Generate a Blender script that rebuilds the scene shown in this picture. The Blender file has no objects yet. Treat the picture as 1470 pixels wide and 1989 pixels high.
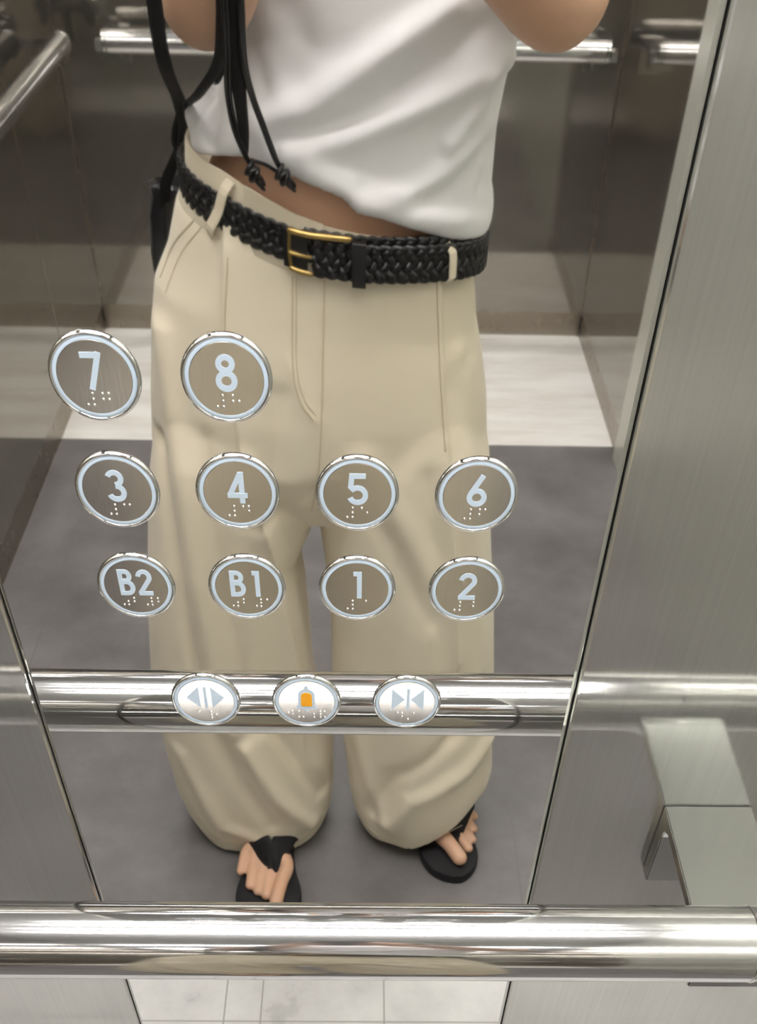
import bpy, bmesh, math, random
from math import sin, cos, pi, radians, exp, sqrt, atan2
from mathutils import Vector, Matrix
from mathutils.bvhtree import BVHTree

random.seed(4)
SC = bpy.context.scene
COL = SC.collection

# ------------------------------------------------------------------ camera
# The picture is an off-centre crop of a phone photograph: the optical axis
# meets the image plane 597 px below its middle, hence the lens shift.
cam_loc = Vector((0.0332, -0.4536, 1.32))
th, yaw, roll = 0.8566, 0.0266, 0.0284
Fv = Vector((sin(yaw) * cos(th), cos(yaw) * cos(th), -sin(th)))
R0 = Vector((cos(yaw), -sin(yaw), 0)); U0 = R0.cross(Fv)
Rv = R0 * cos(roll) + U0 * sin(roll)
Uv = U0 * cos(roll) - R0 * sin(roll)
cd = bpy.data.cameras.new('camera'); cam = bpy.data.objects.new('camera', cd); COL.objects.link(cam)
cam.matrix_world = Matrix(((Rv.x, Uv.x, -Fv.x, cam_loc.x), (Rv.y, Uv.y, -Fv.y, cam_loc.y),
                           (Rv.z, Uv.z, -Fv.z, cam_loc.z), (0, 0, 0, 1)))
cd.sensor_fit = 'HORIZONTAL'; cd.sensor_width = 36.0
cd.lens = 1938.9 / 1470 * 36.0
cd.shift_x = 0.0
cd.shift_y = 597.0 / 1470
cd.clip_start = 0.01
cd.dof.use_dof = True; cd.dof.focus_distance = 0.62; cd.dof.aperture_fstop = 34
SC.camera = cam

# ------------------------------------------------------------------ exposure, world
SC.view_settings.view_transform = 'Standard'; SC.view_settings.look = 'None'
SC.view_settings.gamma = 1.0; SC.view_settings.use_curve_mapping = False
SC.view_settings.exposure = 0.50
w = bpy.data.worlds.new('world'); SC.world = w; w.use_nodes = True
w.node_tree.nodes['Background'].inputs[0].default_value = (0.5, 0.5, 0.5, 1)
w.node_tree.nodes['Background'].inputs[1].default_value = 0.02
LIGHT_STRIP = 30.0          # emission of the ceiling strips

# ------------------------------------------------------------------ room sizes (metres, floor z = 0, mirror wall y = 0)
XL, XR, REAR, CEIL = -0.744, 0.677, -2.64, 2.35
MARB_BACK, MARB_FRONT = -1.985, -0.43

# ------------------------------------------------------------------ material helpers
def mat(name, color=(.5, .5, .5), rough=.5, metal=0.0, spec=.5):
    m = bpy.data.materials.new(name); m.use_nodes = True
    b = m.node_tree.nodes['Principled BSDF']
    b.inputs['Base Color'].default_value = (*color, 1)
    b.inputs['Roughness'].default_value = rough
    b.inputs['Metallic'].default_value = metal
    b.inputs['Specular IOR Level'].default_value = spec
    return m, m.node_tree, b
def nd(t, typ, **kw):
    n = t.nodes.new(typ)
    for k, v in kw.items(): setattr(n, k, v)
    return n
def mapping(t, scale, rot=(0, 0, 0)):
    g = nd(t, 'ShaderNodeNewGeometry'); mp = nd(t, 'ShaderNodeMapping')
    mp.inputs['Scale'].default_value = scale; mp.inputs['Rotation'].default_value = rot
    t.links.new(g.outputs['Position'], mp.inputs['Vector'])
    return mp
def noise(t, vec, scale, detail=4, rough=.5):
    n = nd(t, 'ShaderNodeTexNoise'); n.inputs['Scale'].default_value = scale
    n.inputs['Detail'].default_value = detail; n.inputs['Roughness'].default_value = rough
    t.links.new(vec.outputs[0], n.inputs['Vector']); return n
def ramp(t, src, stops):
    r = nd(t, 'ShaderNodeValToRGB'); cr = r.color_ramp
    while len(cr.elements) < len(stops): cr.elements.new(.5)
    for e, (p, c) in zip(cr.elements, stops):
        e.position = p; e.color = (*c, 1) if len(c) == 3 else c
    t.links.new(src, r.inputs['Fac']); return r
def rng(t, src, a, b, c=0., d=1.):
    r = nd(t, 'ShaderNodeMapRange')
    r.inputs['From Min'].default_value = c; r.inputs['From Max'].default_value = d
    r.inputs['To Min'].default_value = a; r.inputs['To Max'].default_value = b
    t.links.new(src, r.inputs['Value']); return r
def bump(t, b, src, strength, dist=.001):
    bp = nd(t, 'ShaderNodeBump'); bp.inputs['Strength'].default_value = strength
    bp.inputs['Distance'].default_value = dist
    t.links.new(src, bp.inputs['Height']); t.links.new(bp.outputs[0], b.inputs['Normal']); return bp

def steel(name, color, r0, r1, scale, aniso=0.0, bstr=.05, rot=(0, 0, 0), tang='Z', arot=0.0, haze=0.0, hrough=.5, streak=0.0):
    m, t, b = mat(name, color, .2, 1.0)
    mp = mapping(t, scale, rot); n = noise(t, mp, 1.0, 6, .6)
    r = rng(t, n.outputs['Fac'], r0, r1, .3, .7); t.links.new(r.outputs[0], b.inputs['Roughness'])
    if aniso:
        b.inputs['Anisotropic'].default_value = aniso
        b.inputs['Anisotropic Rotation'].default_value = arot
        tg = nd(t, 'ShaderNodeTangent'); tg.direction_type = 'RADIAL'; tg.axis = tang
        t.links.new(tg.outputs[0], b.inputs['Tangent'])
    if bstr: bump(t, b, n.outputs['Fac'], bstr, .0004)
    colr = None
    if streak:   # brushing lines: the grain itself is a little lighter and darker
        colr = ramp(t, n.outputs['Fac'], [(.3, tuple(c * (1 - streak) for c in color)), (.7, tuple(c * (1 + streak) for c in color))])
        t.links.new(colr.outputs[0], b.inputs['Base Color'])
    if haze:   # the soft lobe of the satin finish around the clear reflection
        b2 = nd(t, 'ShaderNodeBsdfPrincipled'); b2.inputs['Base Color'].default_value = (*color, 1)
        if colr: t.links.new(colr.outputs[0], b2.inputs['Base Color'])
        b2.inputs['Metallic'].default_value = 1.0; b2.inputs['Roughness'].default_value = hrough
        mx = nd(t, 'ShaderNodeMixShader'); mx.inputs[0].default_value = haze
        t.links.new(b.outputs[0], mx.inputs[1]); t.links.new(b2.outputs[0], mx.inputs[2])
        t.links.new(mx.outputs[0], t.nodes['Material Output'].inputs['Surface'])
    return m

# vertical grain: the blur spreads sideways, across the grain
M_mirror = steel('polished_mirror_steel', (.84, .84, .82), .012, .022, (3, 3, 3), 0, 0)
M_brush_front = steel('brushed_panel_steel', (.58, .58, .555), .04, .09, (420, 420, 5), .75, .03, rot=(0, .12, 0), arot=.0, haze=.30, hrough=.55, streak=.045)
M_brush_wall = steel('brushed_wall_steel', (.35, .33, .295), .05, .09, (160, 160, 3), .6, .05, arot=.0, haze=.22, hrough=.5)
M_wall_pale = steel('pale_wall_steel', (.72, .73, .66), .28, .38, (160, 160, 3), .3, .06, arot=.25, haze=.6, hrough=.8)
M_kick = steel('kick_plate_steel', (.33, .29, .24), .25, .35, (30, 30, 30), 0, 0)
M_tube = steel('satin_tube_steel', (.64, .635, .63), .07, .085, (3, 3, 3), 0, 0, haze=.13, hrough=.34)
M_bracket = steel('bracket_polished_steel', (.50, .51, .49), .06, .10, (60, 400, 60), 0, .02, rot=(0, 0, .4))
M_chrome, _, _ = mat('chrome', (.68, .68, .68), .06, 1.0)
M_face = steel('button_face_steel', (.60, .58, .55), .16, .21, (900, 30, 60), 0, 0)
M_gap, _, _ = mat('dark_gap', (.02, .02, .018), .8)
M_ringlight, _, _ = mat('pale_blue_acrylic', (.58, .70, .82), .35)
M_amber, _, _ = mat('amber_acrylic', (.95, .42, .005), .4)
M_white_dot, _, _ = mat('steel_braille_pin', (.92, .90, .86), .16, 1.0)
M_phone, _, _ = mat('phone_body', (.03, .03, .035), .3)
M_glass, _, _ = mat('phone_glass', (.01, .01, .012), .05)

# fabrics
def fabric(name, c1, c2, rough, wscale, wstr, big=6, sheen=.2):
    m, t, b = mat(name, c1, rough, 0, .25)
    mp = mapping(t, (1, 1, 1)); n = noise(t, mp, big, 4, .55)
    r = ramp(t, n.outputs['Fac'], [(.3, c1), (.7, c2)]); t.links.new(r.outputs[0], b.inputs['Base Color'])
    n2 = noise(t, mp, wscale, 3, .7); bump(t, b, n2.outputs['Fac'], wstr, .001)
    b.inputs['Sheen Weight'].default_value = sheen; b.inputs['Sheen Roughness'].default_value = .5
    return m
M_trouser = fabric('cream_cotton_twill', (.70, .62, .475), (.74, .665, .52), .85, 900, .18, 5)
M_stitch = fabric('cream_seam', (.58, .50, .36), (.62, .54, .40), .85, 600, .2, 20)
M_loop = fabric('cream_belt_loop', (.70, .62, .47), (.73, .65, .50), .85, 900, .25, 20)
M_shirt = fabric('white_jersey', (.76, .755, .755), (.79, .785, .785), .9, 1100, .10, 5)
m, t, b = mat('black_leather', (.007, .007, .008), .32, 0, .4)
bump(t, b, noise(t, mapping(t, (1, 1, 1)), 500, 3).outputs['Fac'], .25, .0006); M_leather = m
m, t, b = mat('black_foam_rubber', (.012, .012, .014), .62, 0, .35); M_foam = m
m, t, b = mat('black_webbing', (.007, .007, .008), .7, 0, .3); M_web = m
M_brass, _, _ = mat('aged_brass', (.36, .25, .09), .30, 1.0)
m, t, b = mat('skin', (.60, .37, .25), .5, 0, .4)
mp = mapping(t, (1, 1, 1)); n = noise(t, mp, 9, 4)
r = ramp(t, n.outputs['Fac'], [(.3, (.58, .345, .225)), (.7, (.64, .40, .275))]); t.links.new(r.outputs[0], b.inputs['Base Color'])
b.inputs['Subsurface Weight'].default_value = .12; b.inputs['Subsurface Radius'].default_value = (.02, .008, .004)
b.inputs['Subsurface Scale'].default_value = .3
M_skin = m
M_nail, _, _ = mat('nail', (.70, .43, .34), .3)
M_hair, _, _ = mat('dark_hair', (.02, .014, .01), .5)

# floor: grey stone tiles, light veined stone borders
def line_mask(t, sep_out, period, offset, half):
    """1 on a joint line at offset + k*period"""
    a = nd(t, 'ShaderNodeMath', operation='SUBTRACT'); a.inputs[1].default_value = offset
    t.links.new(sep_out, a.inputs[0])
    w_ = nd(t, 'ShaderNodeMath', operation='WRAP'); w_.inputs[1].default_value = period / 2; w_.inputs[2].default_value = -period / 2
    t.links.new(a.outputs[0], w_.inputs[0])
    ab = nd(t, 'ShaderNodeMath', operation='ABSOLUTE'); t.links.new(w_.outputs[0], ab.inputs[0])
    l = nd(t, 'ShaderNodeMath', operation='LESS_THAN'); l.inputs[1].default_value = half
    t.links.new(ab.outputs[0], l.inputs[0]); return l
def stone(name, stops, nscale, mscale, px, ox, py, oy, half, joint, rough, extra=None):
    m, t, b = mat(name, (.5, .5, .5), rough, 0, .4)
    mp = mapping(t, mscale); n = noise(t, mp, nscale, 9, .62)
    r = ramp(t, n.outputs['Fac'], stops)
    g = nd(t, 'ShaderNodeNewGeometry'); s = nd(t, 'ShaderNodeSeparateXYZ'); t.links.new(g.outputs['Position'], s.inputs[0])
    lx = line_mask(t, s.outputs[0], px, ox, half); ly = line_mask(t, s.outputs[1], py, oy, half)
    mx = nd(t, 'ShaderNodeMath', operation='MAXIMUM'); t.links.new(lx.outputs[0], mx.inputs[0]); t.links.new(ly.outputs[0], mx.inputs[1])
    if extra is not None:
      for ex_ in extra:
        le = line_mask(t, s.outputs[0], px, ex_, half)
        m2 = nd(t, 'ShaderNodeMath', operation='MAXIMUM'); t.links.new(mx.outputs[0], m2.inputs[0]); t.links.new(le.outputs[0], m2.inputs[1]); mx = m2
    mix = nd(t, 'ShaderNodeMixRGB'); t.links.new(mx.outputs[0], mix.inputs['Fac'])
    t.links.new(r.outputs[0], mix.inputs['Color1']); mix.inputs['Color2'].default_value = (*joint, 1)
    t.links.new(mix.outputs[0], b.inputs['Base Color'])
    rr = rng(t, n.outputs['Fac'], rough - .08, rough + .08, .3, .7); t.links.new(rr.outputs[0], b.inputs['Roughness'])
    return m
M_floor = stone('grey_stone_tile', [(.3, (.108, .101, .099)), (.5, (.150, .141, .139)), (.7, (.198, .187, .184))], 5, (1, 1, 1),
                .93, -.632, .93, -1.225, .0011, (.135, .128, .128), .42)
M_marble = stone('light_veined_stone', [(.2, (.52, .49, .44)), (.45, (.70, .67, .62)), (.6, (.80, .78, .74)), (.85, (.86, .84, .81))], 2.5, (1.0, 5, 1),
                 3.0, -.12, 3.0, -.293, .0012, (.30, .29, .27), .32)
M_marble_near = stone('light_veined_stone_near', [(.25, (.40, .395, .385)), (.42, (.56, .555, .545)), (.58, (.66, .655, .64)), (.85, (.74, .735, .72))], 7, (1, 1, 1),
                      3.0, .070, 3.0, -.293, .0012, (.34, .33, .31), .32, extra=(-.1685, -.114))
def emis(name, col, s):
    m = bpy.data.materials.new(name); m.use_nodes = True; t = m.node_tree; t.nodes.clear()
    e = nd(t, 'ShaderNodeEmission'); e.inputs[0].default_value = (*col, 1); e.inputs[1].default_value = s
    o = nd(t, 'ShaderNodeOutputMaterial'); t.links.new(e.outputs[0], o.inputs[0]); return m
M_strip = emis('led_strip', (1.0, .972, .975), LIGHT_STRIP)
M_ceil, _, _ = mat('ceiling_grey', (.42, .42, .40), .5)
M_housing, _, _ = mat('lamp_housing', (.6, .6, .58), .4, .8)

# ------------------------------------------------------------------ object helpers
def link(name, me, m, parent=None, smooth=True):
    o = bpy.data.objects.new(name, me); COL.objects.link(o)
    if m: me.materials.append(m)
    if smooth:
        for p in me.polygons: p.use_smooth = True
    if parent: o.parent = parent
    return o
def obj(name, vf, m, parent=None, smooth=True):
    v, f = vf
    me = bpy.data.meshes.new(name); me.from_pydata([tuple(p) for p in v], [], f)
    bm = bmesh.new(); bm.from_mesh(me); bmesh.ops.recalc_face_normals(bm, faces=bm.faces); bm.to_mesh(me); bm.free()
    me.update(); o = link(name, me, m, parent, smooth)
    if smooth: me.set_sharp_from_angle(angle=radians(55))
    return o
def join(*ms):
    V, F = [], []
    for v, f in ms:
        k = len(V); V += [Vector(p) for p in v]; F += [tuple(i + k for i in q) for q in f]
    return V, F
def thing(name, label, cat, loc=(0, 0, 0), group=None):
    o = bpy.data.objects.new(name, None); COL.objects.link(o); o.location = loc
    o.empty_display_size = .05
    o['label'] = label; o['category'] = cat
    if group: o['group'] = group
    return o
def box(x0, x1, y0, y1, z0, z1, bev=0.0, seg=2):
    bm = bmesh.new(); bmesh.ops.create_cube(bm, size=1)
    for v in bm.verts:
        v.co = Vector(((x0 + x1) / 2 + v.co.x * (x1 - x0), (y0 + y1) / 2 + v.co.y * (y1 - y0), (z0 + z1) / 2 + v.co.z * (z1 - z0)))
    if bev: bmesh.ops.bevel(bm, geom=list(bm.edges), offset=bev, segments=seg, profile=.5, affect='EDGES')
    V = [v.co.copy() for v in bm.verts]; bm.verts.index_update(); F = [tuple(v.index for v in f.verts) for f in bm.faces]
    bm.free(); return V, F
def struct(name, vf, m, smooth=False):
    o = obj(name, vf, m, None, smooth); o['kind'] = 'structure'; return o
def loft(rings, cap=True):
    n = len(rings[0]); V = [p for r in rings for p in r]; F = []
    for k in range(len(rings) - 1):
        for i in range(n):
            j = (i + 1) % n; F.append((k * n + i, k * n + j, (k + 1) * n + j, (k + 1) * n + i))
    if cap:
        F.append(tuple(range(n))[::-1]); F.append(tuple((len(rings) - 1) * n + i for i in range(n)))
    return V, F
def catmull(pts, n):
    P_ = [Vector(p) for p in pts]
    if len(P_) < 3: return [P_[0].lerp(P_[1], i / n) for i in range(n + 1)]
    out = []
    for k in range(len(P_) - 1):
        p0 = P_[k - 1] if k else P_[0] * 2 - P_[1]; p1, p2 = P_[k], P_[k + 1]
        p3 = P_[k + 2] if k + 2 < len(P_) else P_[-1] * 2 - P_[-2]
        for i in range(n):
            u = i / n
            out.append(.5 * ((2 * p1) + (p2 - p0) * u + (2 * p0 - 5 * p1 + 4 * p2 - p3) * u * u + (3 * p1 - p0 - 3 * p2 + p3) * u ** 3))
    out.append(P_[-1]); return out
def tube(pts, rad, n=14, sm=5, flat=1.0, nrm=None, round_ends=True):
    """tapering tube; rad per control point; flat<1 squashes it along nrm"""
    if not isinstance(rad, (list, tuple)): rad = [rad] * len(pts)
    P_ = catmull([Vector(p) for p in pts], sm) if sm > 1 else [Vector(p) for p in pts]
    if sm > 1:
        rr = []
        for k in range(len(rad) - 1):
            for i in range(sm): rr.append(rad[k] + (rad[k + 1] - rad[k]) * (i / sm))
        rr.append(rad[-1])
    else: rr = list(rad)
    if round_ends:
        d0 = (P_[0] - P_[1]).normalized(); d1 = (P_[-1] - P_[-2]).normalized()
        a0 = [P_[0] + d0 * rr[0] * sin(q) for q in (1.35, 1.0, .5)]; r0_ = [rr[0] * cos(q) for q in (1.35, 1.0, .5)]
        a1 = [P_[-1] + d1 * rr[-1] * sin(q) for q in (.5, 1.0, 1.35)]; r1_ = [rr[-1] * cos(q) for q in (.5, 1.0, 1.35)]
        P_ = a0 + P_ + a1; rr = r0_ + rr + r1_
    T = []
    for i in range(len(P_)):
        a = P_[max(i - 1, 0)]; c = P_[min(i + 1, len(P_) - 1)]; T.append((c - a).normalized())
    if nrm is None:
        nv = Vector((0, 0, 1)) if abs(T[0].z) < .8 else Vector((1, 0, 0))
    else: nv = Vector(nrm)
    rings = []
    for p, tt, q in zip(P_, T, rr):
        nv = nv - tt * nv.dot(tt); nv.normalize(); bv = tt.cross(nv)
        rings.append([p + bv * (q * cos(2 * pi * i / n)) + nv * (q * flat * sin(2 * pi * i / n)) for i in range(n)])
    return loft(rings)
def ball(c, r, n=16, k=10):
    c = Vector(c); r = r if isinstance(r, (tuple, list)) else (r, r, r)
    rings = []
    for j in range(1, k):
        a = -pi / 2 + pi * j / k
        rings.append([Vector((c.x + r[0] * cos(a) * cos(2 * pi * i / n), c.y + r[1] * cos(a) * sin(2 * pi * i / n), c.z + r[2] * sin(a))) for i in range(n)])
    return loft(rings)
def ering(cx, cy, z, rx, ry, n=64, ex=2.0, slope=0.0, fn=None):
    out = []
    for i in range(n):
        a = 2 * pi * i / n; ca, sa = cos(a), sin(a)
        x = cx + rx * math.copysign(abs(ca) ** (2 / ex), ca); y = cy + ry * math.copysign(abs(sa) ** (2 / ex), sa)
        zz = z + slope * (x - cx)
        if fn: zz += fn(x, y)
        out.append(Vector((x, y, zz)))
    return out
def lathe_y(profile, n=56):
    """profile of (radius, height); height points to -Y (towards the viewer)"""
    rings = [[Vector((r * cos(2 * pi * i / n), -h, r * sin(2 * pi * i / n))) for i in range(n)] for r, h in profile]
    return rings

# "Mirror-side" coordinates: everything worn by the person is laid out as the
# mirror shows it (y measured INTO the mirror) and flipped to the real side here.
def flip(vf):
    return [Vector((p[0], -p[1], p[2])) for p in vf[0]], [tuple(reversed(f)) for f in vf[1]]
def fl(p): return Vector((p[0], -p[1], p[2]))
def fobj(name, vf, m, parent=None, smooth=True): return obj(name, flip(vf), m, parent, smooth)

def fuse(vf, voxel, smooth_it=4, fac=.5):
    """union of overlapping closed shapes as one continuous skin"""
    me = bpy.data.meshes.new('tmp'); me.from_pydata([tuple(p) for p in vf[0]], [], vf[1])
    bm = bmesh.new(); bm.from_mesh(me)
    bmesh.ops.triangulate(bm, faces=[f for f in bm.faces if len(f.verts) > 4])
    # orient each shell outwards
    seen = set(); bm.faces.ensure_lookup_table()
    bmesh.ops.recalc_face_normals(bm, faces=bm.faces); bm.to_mesh(me); bm.free()
    o = bpy.data.objects.new('tmp', me); COL.objects.link(o)
    r = o.modifiers.new('r', 'REMESH'); r.mode = 'VOXEL'; r.voxel_size = voxel
    s = o.modifiers.new('s', 'SMOOTH'); s.factor = fac; s.iterations = smooth_it
    dg = bpy.context.evaluated_depsgraph_get(); ev = o.evaluated_get(dg)
    out = bpy.data.meshes.new_from_object(ev)
    bpy.data.objects.remove(o); bpy.data.meshes.remove(me)
    return out
def seg_dist(px, pz, line):
    best = 9; side = 1
    for (ax, az), (bx, bz) in zip(line[:-1], line[1:]):
        dx, dz = bx - ax, bz - az; L2 = dx * dx + dz * dz
        u = max(0, min(1, ((px - ax) * dx + (pz - az) * dz) / L2))
        qx, qz = ax + u * dx - px, az + u * dz - pz; d = sqrt(qx * qx + qz * qz)
        if d < best: best = d; side = 1 if (dx * (pz - az) - dz * (px - ax)) > 0 else -1
    return best, side
def folds(me, ridges, facing=-1):
    """push cloth out along soft ridges; ridge = (polyline xz, amplitude, width, sharp)"""
    nrm = [v.normal.copy() for v in me.vertices]
    for v, nn in zip(me.vertices, nrm):
        if nn.y * facing < .05: continue
        k = min(1, (nn.y * facing - .05) / .35); d = 0
        for line, amp, wd, sharp in ridges:
            xs = [q[0] for q in line]; zs = [q[1] for q in line]
            if v.co.x < min(xs) - 3 * wd or v.co.x > max(xs) + 3 * wd or v.co.z < min(zs) - 3 * wd or v.co.z > max(zs) + 3 * wd: continue
            ds, sd = seg_dist(v.co.x, v.co.z, line)
            if sharp: d += amp * exp(-ds / wd) * (1 if sd * sharp > 0 else exp(-ds / (wd * .15)))
            else: d += amp * exp(-(ds / wd) ** 2)
        v.co += nn * d * k
def flip_mesh(me):
    for v in me.vertices: v.co.y = -v.co.y
    me.flip_normals(); me.update()
def bvh_of(me):
    return BVHTree.FromPolygons([v.co.copy() for v in me.vertices], [tuple(p.vertices) for p in me.polygons])

# ================================================================== SETTING
SLAB = .05
# floor of three stone fields, one object each
struct('floor', box(XL - SLAB, XR + SLAB, MARB_BACK, MARB_FRONT, -.05, 0), M_floor)
struct('floor_border_rear', box(XL - SLAB, XR + SLAB, REAR - SLAB, MARB_BACK, -.05, 0), M_marble)
struct('floor_border_front', box(XL - SLAB, XR + SLAB, MARB_FRONT, .06, -.05, 0), M_marble_near)
struct('ceiling', box(XL - SLAB, XR + SLAB, REAR - SLAB, .06, CEIL, CEIL + .05), M_ceil)
KZ = .07
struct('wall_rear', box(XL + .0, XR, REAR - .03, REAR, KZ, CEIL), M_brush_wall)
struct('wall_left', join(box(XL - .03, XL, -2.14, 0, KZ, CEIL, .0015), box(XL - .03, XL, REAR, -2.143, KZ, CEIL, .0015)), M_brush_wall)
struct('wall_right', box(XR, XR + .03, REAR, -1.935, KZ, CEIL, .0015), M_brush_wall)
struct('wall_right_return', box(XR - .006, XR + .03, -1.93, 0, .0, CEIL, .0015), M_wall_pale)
struct('trim_1', box(XL, XL + .003, REAR, REAR + .003, 0, CEIL), M_kick)
struct('trim_2', box(XR - .003, XR, REAR, REAR + .003, 0, CEIL), M_kick)
struct('baseboard_rear', box(XL, XR, REAR - .03, REAR - .004, 0, KZ), M_kick)
struct('baseboard_left', box(XL - .03, XL - .004, REAR, 0, 0, KZ), M_kick)
struct('baseboard_right', box(XR + .004, XR + .03, REAR, -1.935, 0, KZ), M_kick)
struct('wall_front', box(XL - SLAB, XR + SLAB, .008, .04, 0, CEIL), M_gap)
MXL, MXR = -.1656, .1620
struct('wall_front_left', box(XL, MXL - .0016, .0026, .0078, .0, CEIL, .0022, 3), M_brush_front)
struct('wall_front_right', box(MXR + .0016, XR, .0026, .0078, .0, CEIL, .0022, 3), M_brush_front)

# polished control panel set between the two brushed panels
o = obj('control_panel', box(MXL, MXR, -.0008, .0078, .015, CEIL - .01, .0030, 1), M_mirror, None, False)
o['label'] = 'tall mirror-polished steel control panel carrying all the round lift buttons'
o['category'] = 'control panel'

# ------------------------------------------------------------------ ceiling lights
def ceiling_light(y0, y1, x0, x1, m, label):
    t = thing('ceiling_light', label, 'ceiling light', ((x0 + x1) / 2, (y0 + y1) / 2, CEIL), 'strip lights in the lift ceiling')
    cx, cy = (x0 + x1) / 2, (y0 + y1) / 2; hx, hy = (x1 - x0) / 2, (y1 - y0) / 2
    obj('housing', join(box(-hx - .012, hx + .012, -hy - .012, -hy, -.02, .0), box(-hx - .012, hx + .012, hy, hy + .012, -.02, .0),
                        box(-hx - .012, -hx, -hy, hy, -.02, .0), box(hx, hx + .012, -hy, hy, -.02, .0)), M_housing, t, False)
    obj('diffuser', box(-hx, hx, -hy, hy, -.014, -.002), m, t, False)
    return t
ceiling_light(-.22, -.12, -.64, .57, M_strip, 'ceiling strip light nearest the control panel')
ceiling_light(-.50, -.38, -.64, .57, M_strip, 'ceiling strip light second from the control panel')
ceiling_light(-1.88, -1.76, -.64, .57, M_strip, 'ceiling strip light over the middle rear of the lift')
ceiling_light(-2.50, -2.40, -.64, .57, M_strip, 'ceiling strip light nearest the rear wall')

# ------------------------------------------------------------------ handrails
RAIL_Z, RAIL_OFF, RAIL_R = .807, .1085, .0237
def bracket_mesh(x0, x1, r_off, top, z_top=0.0):
    """L-section bracket: local y=0 is the wall, -y into the room, z=0 the top face"""
    t0 = .0085
    prof = [(.0022, 0.0), (.0022, -.070), (-.0095, -.070), (-.0095, -.020), (-.0115, -.0125), (-.018, -t0),
            (-r_off + .030, -t0), (-r_off + .018, -t0 - .006), (-r_off + .010, -t0 - .022), (-r_off + .0, -t0 - .030),
            (-r_off - .010, -t0 - .030), (-r_off - .010, -t0 - .014), (-r_off + .000, -.004), (-r_off + .010, .001), (-r_off + .022, 0.0)]
    V = []; n = len(prof)
    for x in (x0, x1): V += [Vector((x, y, z)) for y, z in prof]
    F = [tuple(range(n)), tuple(range(n, 2 * n))[::-1]] + [(i, (i + 1) % n, n + (i + 1) % n, n + i) for i in range(n)]
    bm = bmesh.new(); vs = [bm.verts.new(p) for p in V]
    for f in F: bm.faces.new([vs[i] for i in f])
    bmesh.ops.recalc_face_normals(bm, faces=bm.faces)
    bmesh.ops.bevel(bm, geom=[e for e in bm.edges if e.calc_face_angle(0) > .6], offset=.0008, segments=2, affect='EDGES')
    bm.verts.index_update(); V = [v.co.copy() for v in bm.verts]; F = [tuple(v.index for v in f.verts) for f in bm.faces]; bm.free()
    return V, F
def rail(loc, rz, half_l, half_r, z, off, label, bw=.060, caplen=.010):
    t = thing('handrail', label, 'handrail', loc, 'handrails of the lift'); t.rotation_euler = (0, 0, rz)
    n = 56
    def cyl(x0, x1, r, rnd=.0015):
        rings = []
        for x, q in ((x0, r - rnd), (x0 + rnd, r), (x0 + rnd * 1.3, r), (x1 - rnd * 1.3, r), (x1 - rnd, r), (x1, r - rnd)):
            rings.append([Vector((x, -off + q * cos(2 * pi * i / n), z + q * sin(2 * pi * i / n))) for i in range(n)])
        return loft(rings)
    obj('tube', cyl(-half_l + .0005, half_r - .0005, RAIL_R, .0006), M_tube, t)
    for s, h in ((-1, half_l), (1, half_r)):
        a, b_ = (h, h + .0022) if s > 0 else (-h - .0022, -h)
        ring = cyl(a, b_, RAIL_R + .0004, .0006); capx = (h + .0022, h + .002 + caplen) if s > 0 else (-h - .002 - caplen, -h - .0022)
        obj('end_cap', join(ring, cyl(capx[0], capx[1], RAIL_R - .0004, .0006 if caplen > .05 else .002)), M_tube if caplen > .05 else M_bracket, t)
        bx = (h - .030, h - .030 + bw) if s > 0 else (-h + .030 - bw, -h + .030)
        bo = obj('bracket', bracket_mesh(bx[0], bx[1], off, 0), M_bracket, t, False)
        bo.location = (0, 0, z + .004)
    return t
rail((0, 0, 0), 0, .300, .272, RAIL_Z, RAIL_OFF, 'large satin steel handrail on the control panel wall, in front of the panel', caplen=.085)
rail((0, REAR, 0), pi, .608, .590, .722, .115, 'satin steel handrail across the rear wall, seen behind the person in the mirror')
rail((XL, -1.26, 0), pi / 2, 1.185, 1.08, .730, .060, 'satin steel handrail along the left side wall, upper left in the mirror')

# ================================================================== LIFT BUTTONS
Hh = .0016   # height of the printed marks above the panel
def ribbon(path, wd, h0=Hh, th_=.0002, closed=False):
    P_ = [Vector((p[0], p[1])) for p in path]; n = len(P_); L, R_ = [], []
    for i in range(n):
        if closed: a, c = P_[i - 1], P_[(i + 1) % n]
        else: a, c = P_[max(i - 1, 0)], P_[min(i + 1, n - 1)]
        b_ = P_[i]
        d1 = (b_ - a).normalized() if (b_ - a).length > 1e-9 else (c - b_).normalized()
        d2 = (c - b_).normalized() if (c - b_).length > 1e-9 else d1
        tt = (d1 + d2); tt = tt.normalized() if tt.length > 1e-6 else d1
        nn = Vector((-tt.y, tt.x)); k = wd / 2 / max(.45, nn.dot(Vector((-d1.y, d1.x))))
        L.append(b_ + nn * k); R_.append(b_ - nn * k)
    V, F = [], []
    for h in (h0, h0 + th_):
        for l, r in zip(L, R_): V += [Vector((l.x, -h, l.y)), Vector((r.x, -h, r.y))]
    o2 = 2 * n; m_ = n if closed else n - 1
    for i in range(m_):
        a, b_ = 2 * i, 2 * ((i + 1) % n)
        F += [(a, a + 1, b_ + 1, b_), (o2 + a, o2 + b_, o2 + b_ + 1, o2 + a + 1), (a, b_, o2 + b_, o2 + a), (a + 1, o2 + a + 1, o2 + b_ + 1, b_ + 1)]
    if not closed:
        e = 2 * (n - 1); F += [(0, o2, o2 + 1, 1), (e, e + 1, o2 + e + 1, o2 + e)]
    return V, F
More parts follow.
